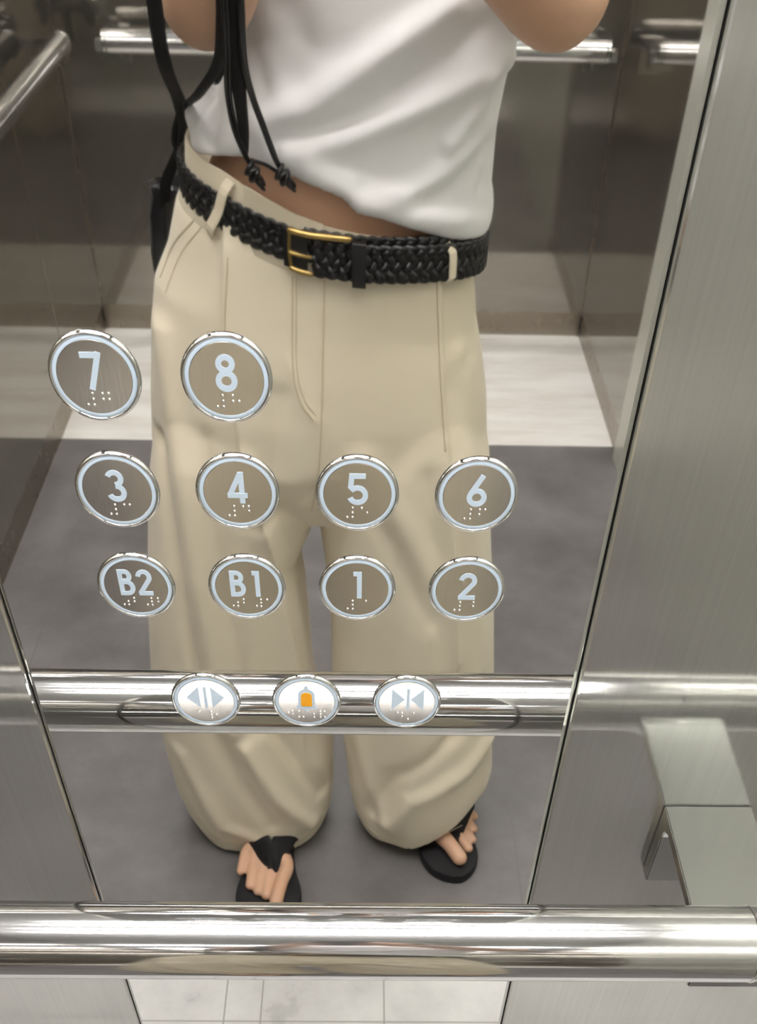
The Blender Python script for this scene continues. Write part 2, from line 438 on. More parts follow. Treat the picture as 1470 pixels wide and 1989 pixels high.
def poly(pts, h0=Hh, th_=.0002):
    n = len(pts); V = [Vector((p[0], -h0, p[1])) for p in pts] + [Vector((p[0], -h0 - th_, p[1])) for p in pts]
    F = [tuple(range(n)), tuple(range(n, 2 * n))[::-1]] + [(i, (i + 1) % n, n + (i + 1) % n, n + i) for i in range(n)]
    return V, F
def arc(cx, cy, r, a0, a1, n=20, ry=None):
    ry = ry or r
    return [(cx + r * cos(radians(a0 + (a1 - a0) * i / n)), cy + ry * sin(radians(a0 + (a1 - a0) * i / n))) for i in range(n + 1)]
# glyph strokes in a unit box: height 1, x centred; stroke .155
ST = .155
def glyph(ch):
    h = ST / 2; t1 = 1 - h
    if ch == '1': return [[(.07, 0), (.07, 1)], [(-.12, t1), (.07, t1)]]
    if ch == '7': return [[(-.29, t1), (.20, t1)], [(-.115, 0), (.205, 1)]]
    if ch == '2': return [arc(0, .71, .212, 172, -25, 18) + [(-.22, .075)], [(-.27, h), (.27, h)]]
    if ch == '3': return [arc(-.02, .735, .19, 158, -90, 18), arc(-.02, .29, .212, 90, -160, 20)]
    if ch == '4': return [[(.13, 0), (.13, 1)], [(.12, .97), (-.225, .27)], [(-.29, .255), (.29, .255)]]
    if ch == '5': return [[(-.17, t1), (.24, t1)], [(-.155, 1), (-.20, .53)], arc(.0, .315, .235, 142, -158, 22)]
    if ch == '6': return [arc(0, .29, .215, 0, 360, 28), [(.14, 1), (-.185, .41)]]
    if ch == '8': return [arc(0, .745, .178, 0, 360, 26), arc(0, .29, .213, 0, 360, 28)]
    if ch == 'B': return [[(-.19, 0), (-.19, 1)], [(-.2, t1)] + arc(-.02, .745, .178, 90, -90, 12) + [(-.2, .567)],
                          [(-.2, .52)] + arc(0, .30, .222, 90, -90, 12) + [(-.2, h)]]
def text_mesh(s, hgt, cy, gap=.62, wscale=1.0):
    parts = []; n = len(s)
    for k, ch in enumerate(s):
        ox = (k - (n - 1) / 2) * gap * hgt
        for i, st in enumerate(glyph(ch)):
            closed = (abs(st[0][0] - st[-1][0]) < 1e-6 and abs(st[0][1] - st[-1][1]) < 1e-6)
            pts = [(ox + p[0] * hgt * wscale, cy + (p[1] - .5) * hgt) for p in (st[:-1] if closed else st)]
            parts.append(ribbon(pts, ST * hgt, Hh + i * .00004, .0002, closed))
    return join(*parts)
def pin_mesh():
    n = 12; rings = []
    for r, h in ((.00075, .0013), (.00072, .0017), (.0006, .0020), (.0004, .00225), (.00015, .00235)):
        rings.append([Vector((r * cos(2 * pi * i / n), -h, r * sin(2 * pi * i / n))) for i in range(n)])
    v, f = loft(rings); me = bpy.data.meshes.new('braille_dot'); me.from_pydata([tuple(p) for p in v], [], f)
    bm = bmesh.new(); bm.from_mesh(me); bmesh.ops.recalc_face_normals(bm, faces=bm.faces); bm.to_mesh(me); bm.free()
    for p in me.polygons: p.use_smooth = True
    me.materials.append(M_white_dot); return me
PIN = pin_mesh()
rings = lathe_y([(.0210, -.001), (.0210, .0004), (.0208, .0010), (.0204, .0015), (.0200, .0018), (.0196, .0018), (.0191, .0015), (.0190, .0008), (.0190, -.001)])
BEZ = loft(rings, False); n56 = 56; k9 = (len(rings) - 1) * n56
BEZ[1].extend([(k9 + i, k9 + (i + 1) % n56, (i + 1) % n56, i) for i in range(n56)])
RNG_ = loft(lathe_y([(.0190, -.001), (.0190, .0014), (.0182, .0017), (.0172, .0016), (.0172, -.001)]), False)
FACE = loft(lathe_y([(.0172, -.001), (.0172, .00145), (.0169, .00158), (.0003, .00158)]))
def lift_button(x, z, label, sign, braille, sc=1.0):
    t = thing('lift_button', label, 'lift button', (x, -.0008, z), 'round lift buttons on the control panel')
    obj('bezel', BEZ, M_chrome, t); obj('light_ring', RNG_, M_ringlight, t); obj('face', FACE, M_face, t, False)
    for nm_, vf, m_ in sign: obj(nm_, vf, m_, t, False)
    for bx, bz in braille:
        d = bpy.data.objects.new('braille_dot', PIN); COL.objects.link(d); d.parent = t; d.location = (bx * .001, 0, bz * .001)
    return t
PT = .06; RP = .959 * PT
ROWY = 1.32 - 5.4948 * PT           # height of the B2 - 2 row
def num(ch): return [('number', text_mesh(ch, .0172, .0030), M_ringlight)]
def cell(x0, rows, pat, pitch=2.8):
    """braille cell: pat = set of dots 1-6"""
    pos = {1: (0, 0), 2: (0, 1), 3: (0, 2), 4: (1, 0), 5: (1, 1), 6: (1, 2)}
    return [(x0 + pos[d][0] * pitch, rows[pos[d][1]]) for d in pat]
RW = (-7.3, -10.0, -12.7)
NS = (3, 4, 5, 6)
def nb(pat): return cell(-5.2, RW, NS) + cell(2.2, RW, pat)
B_rows = (-7.2, -9.4, -11.6)
def bb(pat): return cell(-8.2, B_rows, (3, 5, 6), 2.5) + cell(-2.4, B_rows, (1, 2), 2.5) + cell(4.6, B_rows, NS, 2.5) + cell(10.6, B_rows, pat, 2.5)
bx = lambda i: (i - 1.5) * PT
lift_button(bx(0), ROWY + 2 * RP, 'round lift button marked 7, top left of all the buttons', num('7'), nb((1, 2, 4, 5)))
lift_button(bx(1), ROWY + 2 * RP, 'round lift button marked 8, right of button 7 in the top row', num('8'), nb((1, 2, 5)))
lift_button(bx(0), ROWY + RP, 'round lift button marked 3, below button 7', num('3'), nb((1, 4)))
lift_button(bx(1), ROWY + RP, 'round lift button marked 4, between buttons 3 and 5', num('4'), nb((1, 4, 5)))
lift_button(bx(2), ROWY + RP, 'round lift button marked 5, between buttons 4 and 6', num('5'), nb((1, 5)))
lift_button(bx(3), ROWY + RP, 'round lift button marked 6, at the right end of its row', num('6'), nb((1, 2, 4)))
def btxt(s): return [('number', text_mesh(s, .0165, .0030, .60, .86), M_ringlight)]
lift_button(bx(0), ROWY, 'round lift button marked B2, below button 3', btxt('B2'), bb((1, 2)))
lift_button(bx(1), ROWY, 'round lift button marked B1, between buttons B2 and 1', btxt('B1'), bb((1,)))
lift_button(bx(2), ROWY, 'round lift button marked 1, below button 5', num('1'), cell(-5.2, RW, NS) + [(4.9, RW[0])])
lift_button(bx(3), ROWY, 'round lift button marked 2, below button 6', num('2'), cell(-5.9, RW, NS) + [(4.2, RW[0]), (4.2, RW[1])])
AZ = ROWY - 1.3818 * PT; PA = 1.0164 * PT; AX = -.0005
def tri(x0, x1, hh, cz):  # base at x0, tip at x1
    return poly([(x0, cz + hh), (x1, cz), (x0, cz - hh)])
lift_button(AX - PA, AZ, 'round door-open button with two outward triangles, left of the bell button',
            [('open_symbol', join(tri(-.0036, -.0112, .0083, .0030), ribbon([(0, .0030 + .0083), (0, .0030 - .0083)], .0017), tri(.0036, .0112, .0083, .0030)), M_ringlight)],
            [(-4.6, -8.2), (2.4, -8.4), (2.4, -11.0), (5.4, -10.8), (2.4, -13.4)])
bell_out = [(-.0064, -.0053), (-.0062, -.0035), (-.0050, -.0025), (-.0050, .0055)] + [(.0050 * cos(radians(a)), .0055 + .0050 * sin(radians(a))) for a in range(180, 105, -12)] + \
           [(-.0011, .0108), (-.0009, .0122), (0, .0129), (.0009, .0122), (.0011, .0108)] + [(.0050 * cos(radians(a)), .0055 + .0050 * sin(radians(a))) for a in range(72, -1, -12)] + \
           [(.0050, -.0025), (.0062, -.0035), (.0064, -.0053), (.0016, -.0055), (.0009, -.0068), (0, -.0073), (-.0009, -.0068), (-.0016, -.0055)]
bell_in = [(-.0033, -.0030), (-.0033, .0050)] + [(.0033 * cos(radians(a)), .0050 + .0028 * sin(radians(a))) for a in range(168, 11, -12)] + [(.0033, .0050), (.0033, -.0030)]
lift_button(AX, AZ, 'round alarm button with an orange bell, between the two door buttons',
            [('bell_outline', poly(bell_out), M_ringlight), ('bell_fill', poly(bell_in, Hh + .0002), M_amber)],
            [(-11.3, -8.6), (-8.8, -7.2), (-8.8, -9.4), (-4.9, -7.2), (-4.9, -12.0), (-2.3, -12.0), (4.3, -9.6), (4.3, -12.2),
             (8.2, -7.2), (8.2, -9.6), (8.2, -12.0), (10.8, -7.2), (10.8, -12.0)])
lift_button(AX + PA, AZ, 'round door-close button with two inward triangles, right of the bell button',
            [('close_symbol', join(tri(-.0093, -.0014, .0083, .0030), ribbon([(.0006, .0030 + .0083), (.0006, .0030 - .0083)], .0017), tri(.0101, .0024, .0083, .0030)), M_ringlight)],
            [(-5.4, -7.8), (-2.6, -8.0), (-2.6, -10.6), (4.6, -8.0), (1.2, -13.0)])

# ================================================================== THE PERSON (mirror-side coordinates, y into the mirror)
person = thing('person', 'person in white t-shirt, wide cream trousers and black flip-flops, holding up a phone', 'person', (-.02, -.70, 0))
PI = Matrix.Translation((.02, .70, 0))
def wear(o):   # parts are modelled in world space: cancel the root's offset
    o.matrix_parent_inverse = PI; return o

# --- trousers
hem_lift = lambda x, z: .085 * max(0, min(1, (x - .105) / .12)) ** 1.3 * max(0, 1 - (z - .014) / .16)
BZT = [(-.30, 1.015), (-.160, .984), (-.126, .973), (-.099, .966), (-.073, .957), (-.023, .943), (.028, .937), (.079, .933), (.106, .930), (.134, .924), (.165, .912), (.30, .88)]
def interp(tab, x):
    for (a, b_), (c, d) in zip(tab[:-1], tab[1:]):
        if x <= c: return b_ + (d - b_) * max(0, (x - a) / (c - a))
    return tab[-1][1]
BZ = lambda x: interp(BZT, x)
WTT = [(-.30, .034), (-.138, .031), (-.108, .033), (-.077, .030), (-.042, .026), (.003, .021), (.048, .018), (.106, .015), (.141, .013), (.30, .012)]
HIPT = [(-.060, -.016, .7300, .1710, .1190), (-.040, -.010, .7300, .1620, .1155), (-.020, -.004, .7295, .1545, .1120), (.0, .000, .7285, .1500, .1090), (.035, .001, .728, .1440, .1050)]
def hip_par(dz):
    for a, b_ in zip(HIPT[:-1], HIPT[1:]):
        if dz <= b_[0] or b_ is HIPT[-1]:
            u = max(0, min(1, (dz - a[0]) / (b_[0] - a[0]))); return [p + (q - p) * u for p, q in zip(a[1:], b_[1:])]
def hip_xy(a, dz):
    cx, cy, rx, ry = hip_par(dz); ca, sa = cos(a), sin(a)
    return cx + rx * math.copysign(abs(ca) ** (2 / 2.25), ca), cy + ry * math.copysign(abs(sa) ** (2 / 2.25), sa)
rings = []
for dz in (.008, .0, -.010, -.020, -.030):
    cx, cy, rx, ry = hip_par(dz); rings.append(ering(cx, cy, dz, rx, ry, 72, 2.25, 0, lambda x, y: BZ(x)))
rings = rings + \
  [ering(*a, n=72, ex=2.25, slope=s) for a, s in [((-.012, .73, .888, .168, .118), -.14),
    ((-.020, .73, .86, .179, .121), -.10), ((-.021, .725, .815, .189, .122), -.04), ((-.021, .72, .76, .199, .122), 0), ((-.021, .715, .70, .206, .117), 0), ((-.022, .712, .66, .195, .100), 0), ((-.022, .71, .61, .120, .060), 0)]]
pelvis = loft(rings)
LL = [(.80, -.170, -.050, .715, .080), (.75, -.208, -.022, .714, .100), (.70, -.225, -.016, .712, .110), (.66, -.235, -.018, .711, .111), (.62, -.243, -.021, .71, .110), (.58, -.249, -.036, .708, .108), (.547, -.254, -.052, .706, .106),
      (.502, -.260, -.047, .704, .105), (.437, -.270, -.044, .703, .104), (.342, -.281, -.040, .702, .104), (.26, -.284, -.026, .702, .105),
      (.19, -.282, -.013, .703, .106), (.10, -.276, -.014, .703, .106), (.05, -.266, -.018, .703, .104), (.010, -.250, -.030, .703, .101)]
LR = [(.80, .000, .130, .715, .080), (.75, -.020, .168, .714, .100), (.70, -.027, .186, .712, .110), (.66, -.027, .193, .711, .111), (.62, -.027, .197, .71, .110), (.58, -.024, .201, .708, .108), (.547, -.020, .205, .706, .106),
      (.502, -.016, .212, .704, .105), (.437, -.012, .220, .703, .104), (.342, -.012, .230, .702, .104), (.26, -.003, .237, .702, .105),
      (.19, .005, .243, .703, .106), (.10, .012, .248, .703, .106), (.055, .018, .246, .703, .104), (.022, .028, .238, .703, .101)]
def leg(tab, lift=None, ph=0):
    out = []
    for z, xl, xr, cy, ry in tab:
        n = 96; ring = []; am = .0045 * max(0, min(1, (.75 - z) / .5))
        for i in range(n):
            a = 2 * pi * i / n; ca, sa = cos(a), sin(a)
            wv = 1 + am / .1 * (sin(5 * a + ph + z * 2.2) * .6 + sin(9 * a + 2 * ph - z * 3) * .4) * (1 if sa < .2 else .6) * (1 - abs(ca) ** 6)
            x = (xl + xr) / 2 + (xr - xl) / 2 * math.copysign(abs(ca) ** .92, ca) * (1 if abs(ca) > .8 else 1)
            y = cy + ry * wv * math.copysign(abs(sa) ** .92, sa)
            zz = z + (lift(x, z) if lift else 0)
            ring.append(Vector((x, y, zz)))
        out.append(ring)
    return loft(out)
me = fuse(join(pelvis, leg(LL, None, .7), leg(LR, hem_lift, 2.1)), .0036, 5, .5)
folds(me, [
    ([(-.105, .955), (-.113, .865), (-.106, .739), (-.085, .611), (-.069, .414), (-.060, .28)], .0075, .022, 1),
    ([(.105, .93), (.116, .812), (.128, .715), (.150, .56), (.165, .42)], .0075, .022, -1),
    ([(-.188, .84), (-.180, .71), (-.176, .569), (-.170, .408), (-.160, .30)], .0085, .015, 0),
    ([(-.207, .72), (-.203, .62), (-.198, .45), (-.190, .33)], -.0075, .009, 0),
    ([(-.150, .74), (-.146, .60), (-.135, .42), (-.120, .30)], -.0060, .012, 0),
    ([(-.102, .724), (-.087, .585), (-.070, .409), (-.06, .30)], .0060, .012, 0),
    ([(-.138, .268), (-.098, .154), (-.052, .067)], .0110, .013, 0),
    ([(-.100, .31), (-.066, .22), (-.030, .12)], -.0075, .012, 0),
    ([(-.180, .29), (-.150, .18), (-.110, .09)], -.0060, .014, 0),
    ([(-.242, .233), (-.195, .078), (-.138, .053)], .0060, .014, 0),
    ([(.135, .825), (.154, .704), (.178, .55), (.195, .396)], .0080, .014, 0),
    ([(.110, .70), (.130, .55), (.155, .40), (.165, .28)], -.0060, .014, 0),
    ([(.083, .082), (.113, .157), (.191, .205), (.223, .240)], .0110, .017, 0),
    ([(.050, .100), (.080, .20), (.150, .262), (.205, .31)], -.0075, .013, 0),
    ([(.020, .30), (.045, .18), (.070, .09)], .0060, .012, 0),
    ([(.029, .729), (.079, .649), (.137, .537)], .0055, .016, 0),
    ([(.020, .690), (.070, .612), (.120, .50)], -.0040, .014, 0),
    ([(.165, .86), (.130, .80), (.175, .70)], -.0030, .012, 0),
    ([(-.043, .834), (-.036, .797), (-.020, .775)], .0018, .010, 0),
    ([(-.020, .70), (-.050, .66), (-.10, .64)], -.0030, .009, 0),
    ([(-.060, .80), (-.075, .70), (-.060, .60)], -.0040, .012, 0),
])
me.update()
TB = bvh_of(me)
def front(x, z, y0=.3):
    h = TB.ray_cast(Vector((x, y0, z)), Vector((0, 1, 0)))
    return (h[0], h[1]) if h[0] is not None else (Vector((x, .62, z)), Vector((0, -1, 0)))
def radial(a, z, cx=0.0, cy=.73):
    d = Vector((cos(a), sin(a), 0)); h = TB.ray_cast(Vector((cx, cy, z)) + d * .5, -d)
    return h[0] if h[0] is not None else Vector((cx, cy, z)) + d * .15
def on_front(line, off=.0006, n=8):
    out = []
    for x, z in [(p.x, p.y) for p in catmull([(a, b_, 0) for a, b_ in line], n)]:
        p, nn = front(x, z); out.append(p + nn * off)
    return out
flip_mesh(me); trousers = wear(link('trousers', me, M_trouser, person)); trousers['label'] = 'wide cream cotton trousers'
def seam(line, r=.0008, name='seam'):
    return wear(fobj(name, tube(on_front(line), r, 6, 1), M_stitch, trousers))
# seam() is a sub-part of the trousers: cancel only the person's offset
def sub(o, parent): o.parent = parent; o.matrix_parent_inverse = Matrix.Identity(4); return o
def tseam(line, r=.0008, off=.0004):
    o = fobj('seam', tube(on_front(line, off), r, 6, 1), M_stitch, None); return sub(o, trousers)
tseam([(-.040, .917), (-.043, .834), (-.036, .797), (-.022, .777)])
tseam([(-.036, .917), (-.039, .836), (-.032, .800), (-.020, .783)], .0005)
tseam([(-.008, .917), (-.010, .867), (-.014, .777), (-.019, .715), (-.029, .655)], .0011)
tseam([(-.137, .955), (-.165, .925), (-.187, .887)], .0010)
tseam([(-.130, .951), (-.157, .920), (-.181, .878)], .0006)
tseam([(-.105, .930), (-.113, .865), (-.112, .80)], .0010)
tseam([(.106, .912), (.116, .812), (.126, .735)], .0009)
tseam([(-.236, .10), (-.20, .044), (-.14, .028), (-.08, .030), (-.04, .045)], .0006)
tseam([(.04, .055), (.09, .032), (.15, .032), (.20, .07)], .0006)

# --- waistband: follows the hips on a slanted line
NB = 128
SL = -.24
def hip(a, zc):
    """point on the trousers at angle a on the slanted plane through zc"""
    dz = zc - .9335; x, y = hip_xy(a, dz); return Vector((x, y, BZ(x) + dz))
wb = []
base = [hip(2 * pi * i / NB, .9335) for i in range(NB)]
for dz, o1, top in ((-.024, .0010, 0), (-.022, .0026, 0), (.0, .0026, 0), (0, .0012, .93), (0, .0002, 1), (0, -.0022, .95), (.0, -.0040, 0), (-.024, -.0030, 0)):
    r_ = []
    for i, p in enumerate(base):
        a = 2 * pi * i / NB; d = Vector((cos(a), sin(a), 0)); tz = interp(WTT, p.x) * top
        q = (hip(a, .9335 + dz) if dz < 0 else p) - d * .08 * tz + d * o1; r_.append(Vector((q.x, q.y, dz + tz + BZ(p.x))))
    wb.append(r_)
V, F = loft(wb, False); n = NB; k = (len(wb) - 1) * n
F += [(k + i, k + (i + 1) % n, (i + 1) % n, i) for i in range(n)]
o = sub(fobj('waistband', (V, F), M_loop, None), trousers)
# overlapping button flap of the waistband
rr_ = []
for x in (-.064, -.040, -.020, -.004):
    a = atan2(-.106, x); p = hip(a, .9335); d = Vector((cos(a), sin(a), 0)); tz = interp(WTT, p.x)
    rr_.append([Vector((p.x, p.y, BZ(p.x) - .004)) + d * q for q in (.0024, .0052)] + [Vector((p.x, p.y, BZ(p.x) + tz + .0012)) - d * .08 * tz + d * q for q in (.0040, .0010)])
o = sub(fobj('waistband_flap', loft(rr_), M_loop, None, False), trousers)

# --- braided belt
def belt_pt(a, zc, off):
    p = hip(a, zc); d = Vector((p.x, (p.y - .73) * 1.6, 0)).normalized()
    return p + d * off, d
def strap(a0, a1, zc0, off, half=.0165, period=.084, ph=0, step=.0020, zc1=None, ns=7):
    """flat five-strand braid between two angles"""
    N_ = 400; pts = [belt_pt(a0 + (a1 - a0) * i / N_, (zc0 + ((zc1 if zc1 is not None else zc0) - zc0) * i / N_), off) for i in range(N_ + 1)]
    L = [0]
    for i in range(N_): L.append(L[-1] + (pts[i + 1][0] - pts[i][0]).length)
    tot = L[-1]; m_ = int(tot / step); frames = []; j = 0
    for i in range(m_ + 1):
        s = tot * i / m_
        while j < N_ - 1 and L[j + 1] < s: j += 1
        u = (s - L[j]) / max(1e-9, L[j + 1] - L[j]); p = pts[j][0].lerp(pts[j + 1][0], u); d = pts[j][1].lerp(pts[j + 1][1], u).normalized()
        frames.append((s, p, d))
    out = []
    for k in range(ns):
        P3, Nn = [], []
        for i, (s, p, d) in enumerate(frames):
            f2 = frames[min(i + 1, m_)][1] - frames[max(i - 1, 0)][1]; tg = f2.normalized(); up = d.cross(tg).normalized()
            if up.z < 0: up = -up
            q = 2 * pi * (s / period + k / ns) + ph
            P3.append(p + up * (half - .0036) * (cos(q) * 1.04 - .04 * cos(3 * q)) + d * .0018 * sin((ns - 1) * q)); Nn.append(d)
        n = 10; rg = []
        for i in range(len(P3)):
            tg = (P3[min(i + 1, len(P3) - 1)] - P3[max(i - 1, 0)]).normalized(); d = Nn[i]
            sd = d.cross(tg).normalized(); nn = tg.cross(sd).normalized()
            rg.append([P3[i] + sd * .0038 * cos(2 * pi * j2 / n) + nn * .0019 * sin(2 * pi * j2 / n) for j2 in range(n)])
        out.append(loft(rg))
    # dark core so no cloth shows between strands
    core = []
    for s, p, d in frames[::3]:
        core.append([p + Vector((0, 0, 1)) * z_ + d * q_ for z_, q_ in ((-half + .003, -.0012), (half - .003, -.0012), (half - .003, .0006), (-half + .003, .0006))])
    out.append(loft(core))
    return join(*out)
ZB = .9335
# angles: front is -pi/2 ; image left is pi ; image right 0
A_BUCK = -1.78
under = join(strap(A_BUCK - .02, -1.05 - 2 * pi + .35, ZB, .0062), strap(A_BUCK + .05, -.60, ZB + .0045, .0058, half=.0155))
belt = wear(fobj('belt', under, M_leather, person)); belt['label'] = 'black braided leather belt with a brass buckle'
o = fobj('belt_tip', strap(A_BUCK + .13, .02, ZB - .0035, .0120, half=.0175, ph=1.0), M_leather, None); sub(o, belt)
# buckle
def bpt(a, dz, off): p, d = belt_pt(a, ZB, off); return Vector((p.x, p.y, p.z)) + d * 0 + Vector((0, 0, dz)), d
def rod(pts, r, name, m_, par, n=10): return sub(fobj(name, tube(pts, r, n, 3), m_, None), par)
P0 = [belt_pt(A_BUCK + da, ZB, .0150)[0] for da in (0, .10, .20, .29)]
up_ = Vector((0, 0, 1))
# leather fold holding the buckle
lp = [belt_pt(A_BUCK + da, ZB, .0110)[0] for da in (-.05, .0, .05, .09)]
sub(fobj('buckle_fold', loft([[p + up_ * .016 + Vector((0, .003, 0)), p + up_ * .016 - Vector((0, .003, 0)), p - up_ * .018 - Vector((0, .003, 0)), p - up_ * .018 + Vector((0, .003, 0))] for p in lp]), M_leather, None, False), belt)
rod([P0[0] + up_ * .0165, P0[1] + up_ * .0175, P0[2] + up_ * .0180, P0[3] + up_ * .0185], .0030, 'buckle', M_brass, belt)
rod([P0[0] - up_ * .0175, P0[0].lerp(P0[1], .5) - up_ * .0182, P0[1] - up_ * .0185 + Vector((.002, .001, 0))], .0026, 'buckle_bar', M_brass, belt)
rod([P0[0] + up_ * .0165, P0[0] - up_ * .0005 - Vector((.0015, 0, 0)), P0[0] - up_ * .0175], .0018, 'buckle_side', M_brass, belt)
rod([P0[0] - up_ * .003 - Vector((0, .001, 0)), P0[0].lerp(P0[1], .6) - up_ * .0033, P0[1] - up_ * .0035 + Vector((.003, .003, 0))], .0019, 'prong', M_brass, belt)
# keeper
kp = [belt_pt(A_BUCK + da, ZB - .0035, .0175)[0] for da in (.305, .330, .355, .380)]
sub(fobj('belt_keeper', loft([[p + up_ * .0205 + Vector((0, .006, 0)), p + up_ * .0205 - Vector((0, .001, 0)), p + up_ * .0195 - Vector((0, .0024, 0)),
                              p - up_ * .0195 - Vector((0, .0024, 0)), p - up_ * .0205 - Vector((0, .001, 0)), p - up_ * .0205 + Vector((0, .006, 0))] for p in kp]), M_leather, None, False), belt)
# belt loops
def belt_loop(a_top, a_bot, off, w_=.0052, zt=.026, zb=-.026):
    cen = []
    for u in (0, .05, .12, .2, .35, .5, .65, .8, .88, .95, 1):
        a = a_top + (a_bot - a_top) * u; k_ = min(1, .25 + sin(pi * u) * 1.6)
        p, d = belt_pt(a, ZB, 0); tz = zt + (zb - zt) * u
        q = hip(a, ZB + min(tz, 0)); q = q - d * .08 * max(tz, 0)
        cen.append((Vector((q.x, q.y, BZ(p.x) + tz)) + d * off * k_, d))
    rg = []
    for i, (c, d) in enumerate(cen):
        tg = (cen[min(i + 1, len(cen) - 1)][0] - cen[max(i - 1, 0)][0]).normalized(); sd = tg.cross(d).normalized(); nn = sd.cross(tg).normalized()
        if nn.dot(d) < 0: nn = -nn
        rg.append([c + sd * w_ - nn * .0006, c + sd * w_ + nn * .0010, c + sd * w_ * .6 + nn * .0015, c - sd * w_ * .6 + nn * .0015, c - sd * w_ + nn * .0010, c - sd * w_ - nn * .0006])
    sub(fobj('belt_loop', loft(rg), M_loop, None, False), trousers)
belt_loop(-2.23, -2.37, .0105, zt=.029, zb=-.024)
belt_loop(-.79, -.77, .0170, w_=.0045, zt=.014, zb=-.024)
belt_loop(pi * .62, pi * .62, .0105); belt_loop(pi * .38, pi * .38, .0105)

# --- body: one continuous skin
FZ = .020    # top of the sandal foot bed
def foot(ankle, heel, ball_, toes, inst):
    """toes: five (base, tip, radius)"""
    a = [tube([ankle, (Vector(ankle) + Vector(heel)) / 2 + Vector((0, 0, -.005)), heel], [.032, .030, .026])]
    for bx_, tx, r in toes:
        b0, t0 = Vector((bx_[0], bx_[1], FZ + r * 1.15)), Vector((tx[0], tx[1], FZ + r * .95))
        mid = b0.lerp(t0, .5) + Vector((0, 0, .0025))
        a.append(tube([Vector(inst) + (b0 - Vector(inst)) * .0, Vector(inst).lerp(b0, .6) + Vector((0, 0, .002)), b0, mid, t0], [.020, .0135, r * 1.08, r * .96, r * .98]))
    return join(*a)
toesL = [((-.088, .560), (-.101, .490), .0115), ((-.113, .565), (-.118, .505), .0088), ((-.128, .570), (-.1315, .513), .0082),
         ((-.143, .578), (-.1455, .524), .0080), ((-.158, .592), (-.1625, .553), .0080)]
toesR = [((.168, .628), (.1965, .581), .0135), ((.192, .640), (.213, .605), .0088), ((.202, .655), (.2205, .624), .0082), ((.209, .672), (.225, .648), .0080), ((.213, .692), (.2275, .676), .0080)]
pieces = []
pieces.append(loft([ering(cx, cy, z, rx, ry, 40, 2.1, sl) for cx, cy, z, rx, ry, sl in [
    (-.02, .725, .76, .10, .07, 0), (-.02, .728, .80, .155, .098, 0), (-.018, .728, .86, .155, .104, -.05), (-.008, .728, .91, .142, .102, -.15), (.002, .727, .95, .135, .096, -.2),
    (.012, .724, .99, .126, .092, -.15), (.025, .722, 1.04, .118, .088, -.05), (.036, .722, 1.10, .120, .088, 0), (.043, .722, 1.18, .135, .092, 0),
    (.046, .728, 1.26, .148, .088, 0), (.047, .733, 1.32, .150, .070, 0), (.048, .737, 1.355, .105, .052, 0), (.049, .738, 1.375, .055, .045, 0)]]))
pieces.append(tube([(.049, .738, 1.34), (.05, .733, 1.39), (.05, .728, 1.43)], [.052, .046, .047]))
HC = Vector((.05, .715, 1.495))
pieces += [ball(HC + Vector((0, .012, .022)), (.072, .088, .085), 28, 18), ball(HC + Vector((0, -.012, -.022)), (.060, .070, .078), 28, 18),
           ball(HC + Vector((0, -.050, -.075)), (.026, .026, .022)), tube([HC + Vector((0, -.080, .012)), HC + Vector((0, -.093, -.012)), HC + Vector((0, -.098, -.026))], [.007, .0085, .011]),
           ball(HC + Vector((-.010, -.088, -.030)), .0085), ball(HC + Vector((.010, -.088, -.030)), .0085),
           tube([HC + Vector((-.022, -.072, -.052)), HC + Vector((0, -.083, -.051)), HC + Vector((.022, -.072, -.052))], [.004, .0065, .004]),
           tube([HC + Vector((-.018, -.072, -.060)), HC + Vector((0, -.082, -.061)), HC + Vector((.018, -.072, -.060))], [.004, .0065, .004]),
           tube([HC + Vector((-.044, -.066, .024)), HC + Vector((-.026, -.077, .027)), HC + Vector((-.010, -.078, .023))], [.005, .006, .005]),
           tube([HC + Vector((.044, -.066, .024)), HC + Vector((.026, -.077, .027)), HC + Vector((.010, -.078, .023))], [.005, .006, .005])]
for s in (-1, 1):
    pieces.append(tube([HC + Vector((s * .071, .012, .022)), HC + Vector((s * .080, .020, .006)), HC + Vector((s * .073, .010, -.022))], [.010, .011, .007], flat=.5))
# legs inside the trousers
pieces.append(tube([(-.095, .728, .82), (-.115, .715, .64), (-.130, .705, .45), (-.130, .705, .30), (-.122, .668, .085)], [.085, .072, .053, .050, .033], 24))
pieces.append(tube([(.055, .728, .82), (.085, .715, .64), (.105, .715, .45), (.118, .735, .30), (.137, .722, .085)], [.085, .072, .053, .050, .033], 24))
pieces.append(foot((-.122, .666, .085), (-.122, .690, .046), None, toesL, (-.120, .632, .042)))
pieces.append(foot((.137, .722, .085), (.130, .745, .046), None, toesR, (.150, .690, .042)))
# arms
ELR, ELL = Vector((.194, .618, 1.147)), Vector((-.108, .650, 1.134))
WRR, WRL = Vector((.108, .512, 1.197)), Vector((-.048, .535, 1.215))
pieces.append(tube([(.172, .735, 1.315), (.196, .700, 1.26), ELR + Vector((.003, .022, .030)), ELR, ELR + Vector((-.020, -.028, .010)), WRR.lerp(ELR, .35), WRR],
                   [.050, .044, .042, .042, .041, .032, .023], 24))
pieces.append(tube([(-.078, .735, 1.315), (-.096, .700, 1.26), ELL + Vector((-.003, .022, .030)), ELL, ELL + Vector((.012, -.028, .012)), WRL.lerp(ELL, .35), WRL],
                   [.050, .044, .041, .040, .039, .031, .023], 24))
pieces.append(ball(ELR + Vector((.004, .010, -.020)), (.030, .030, .024)))
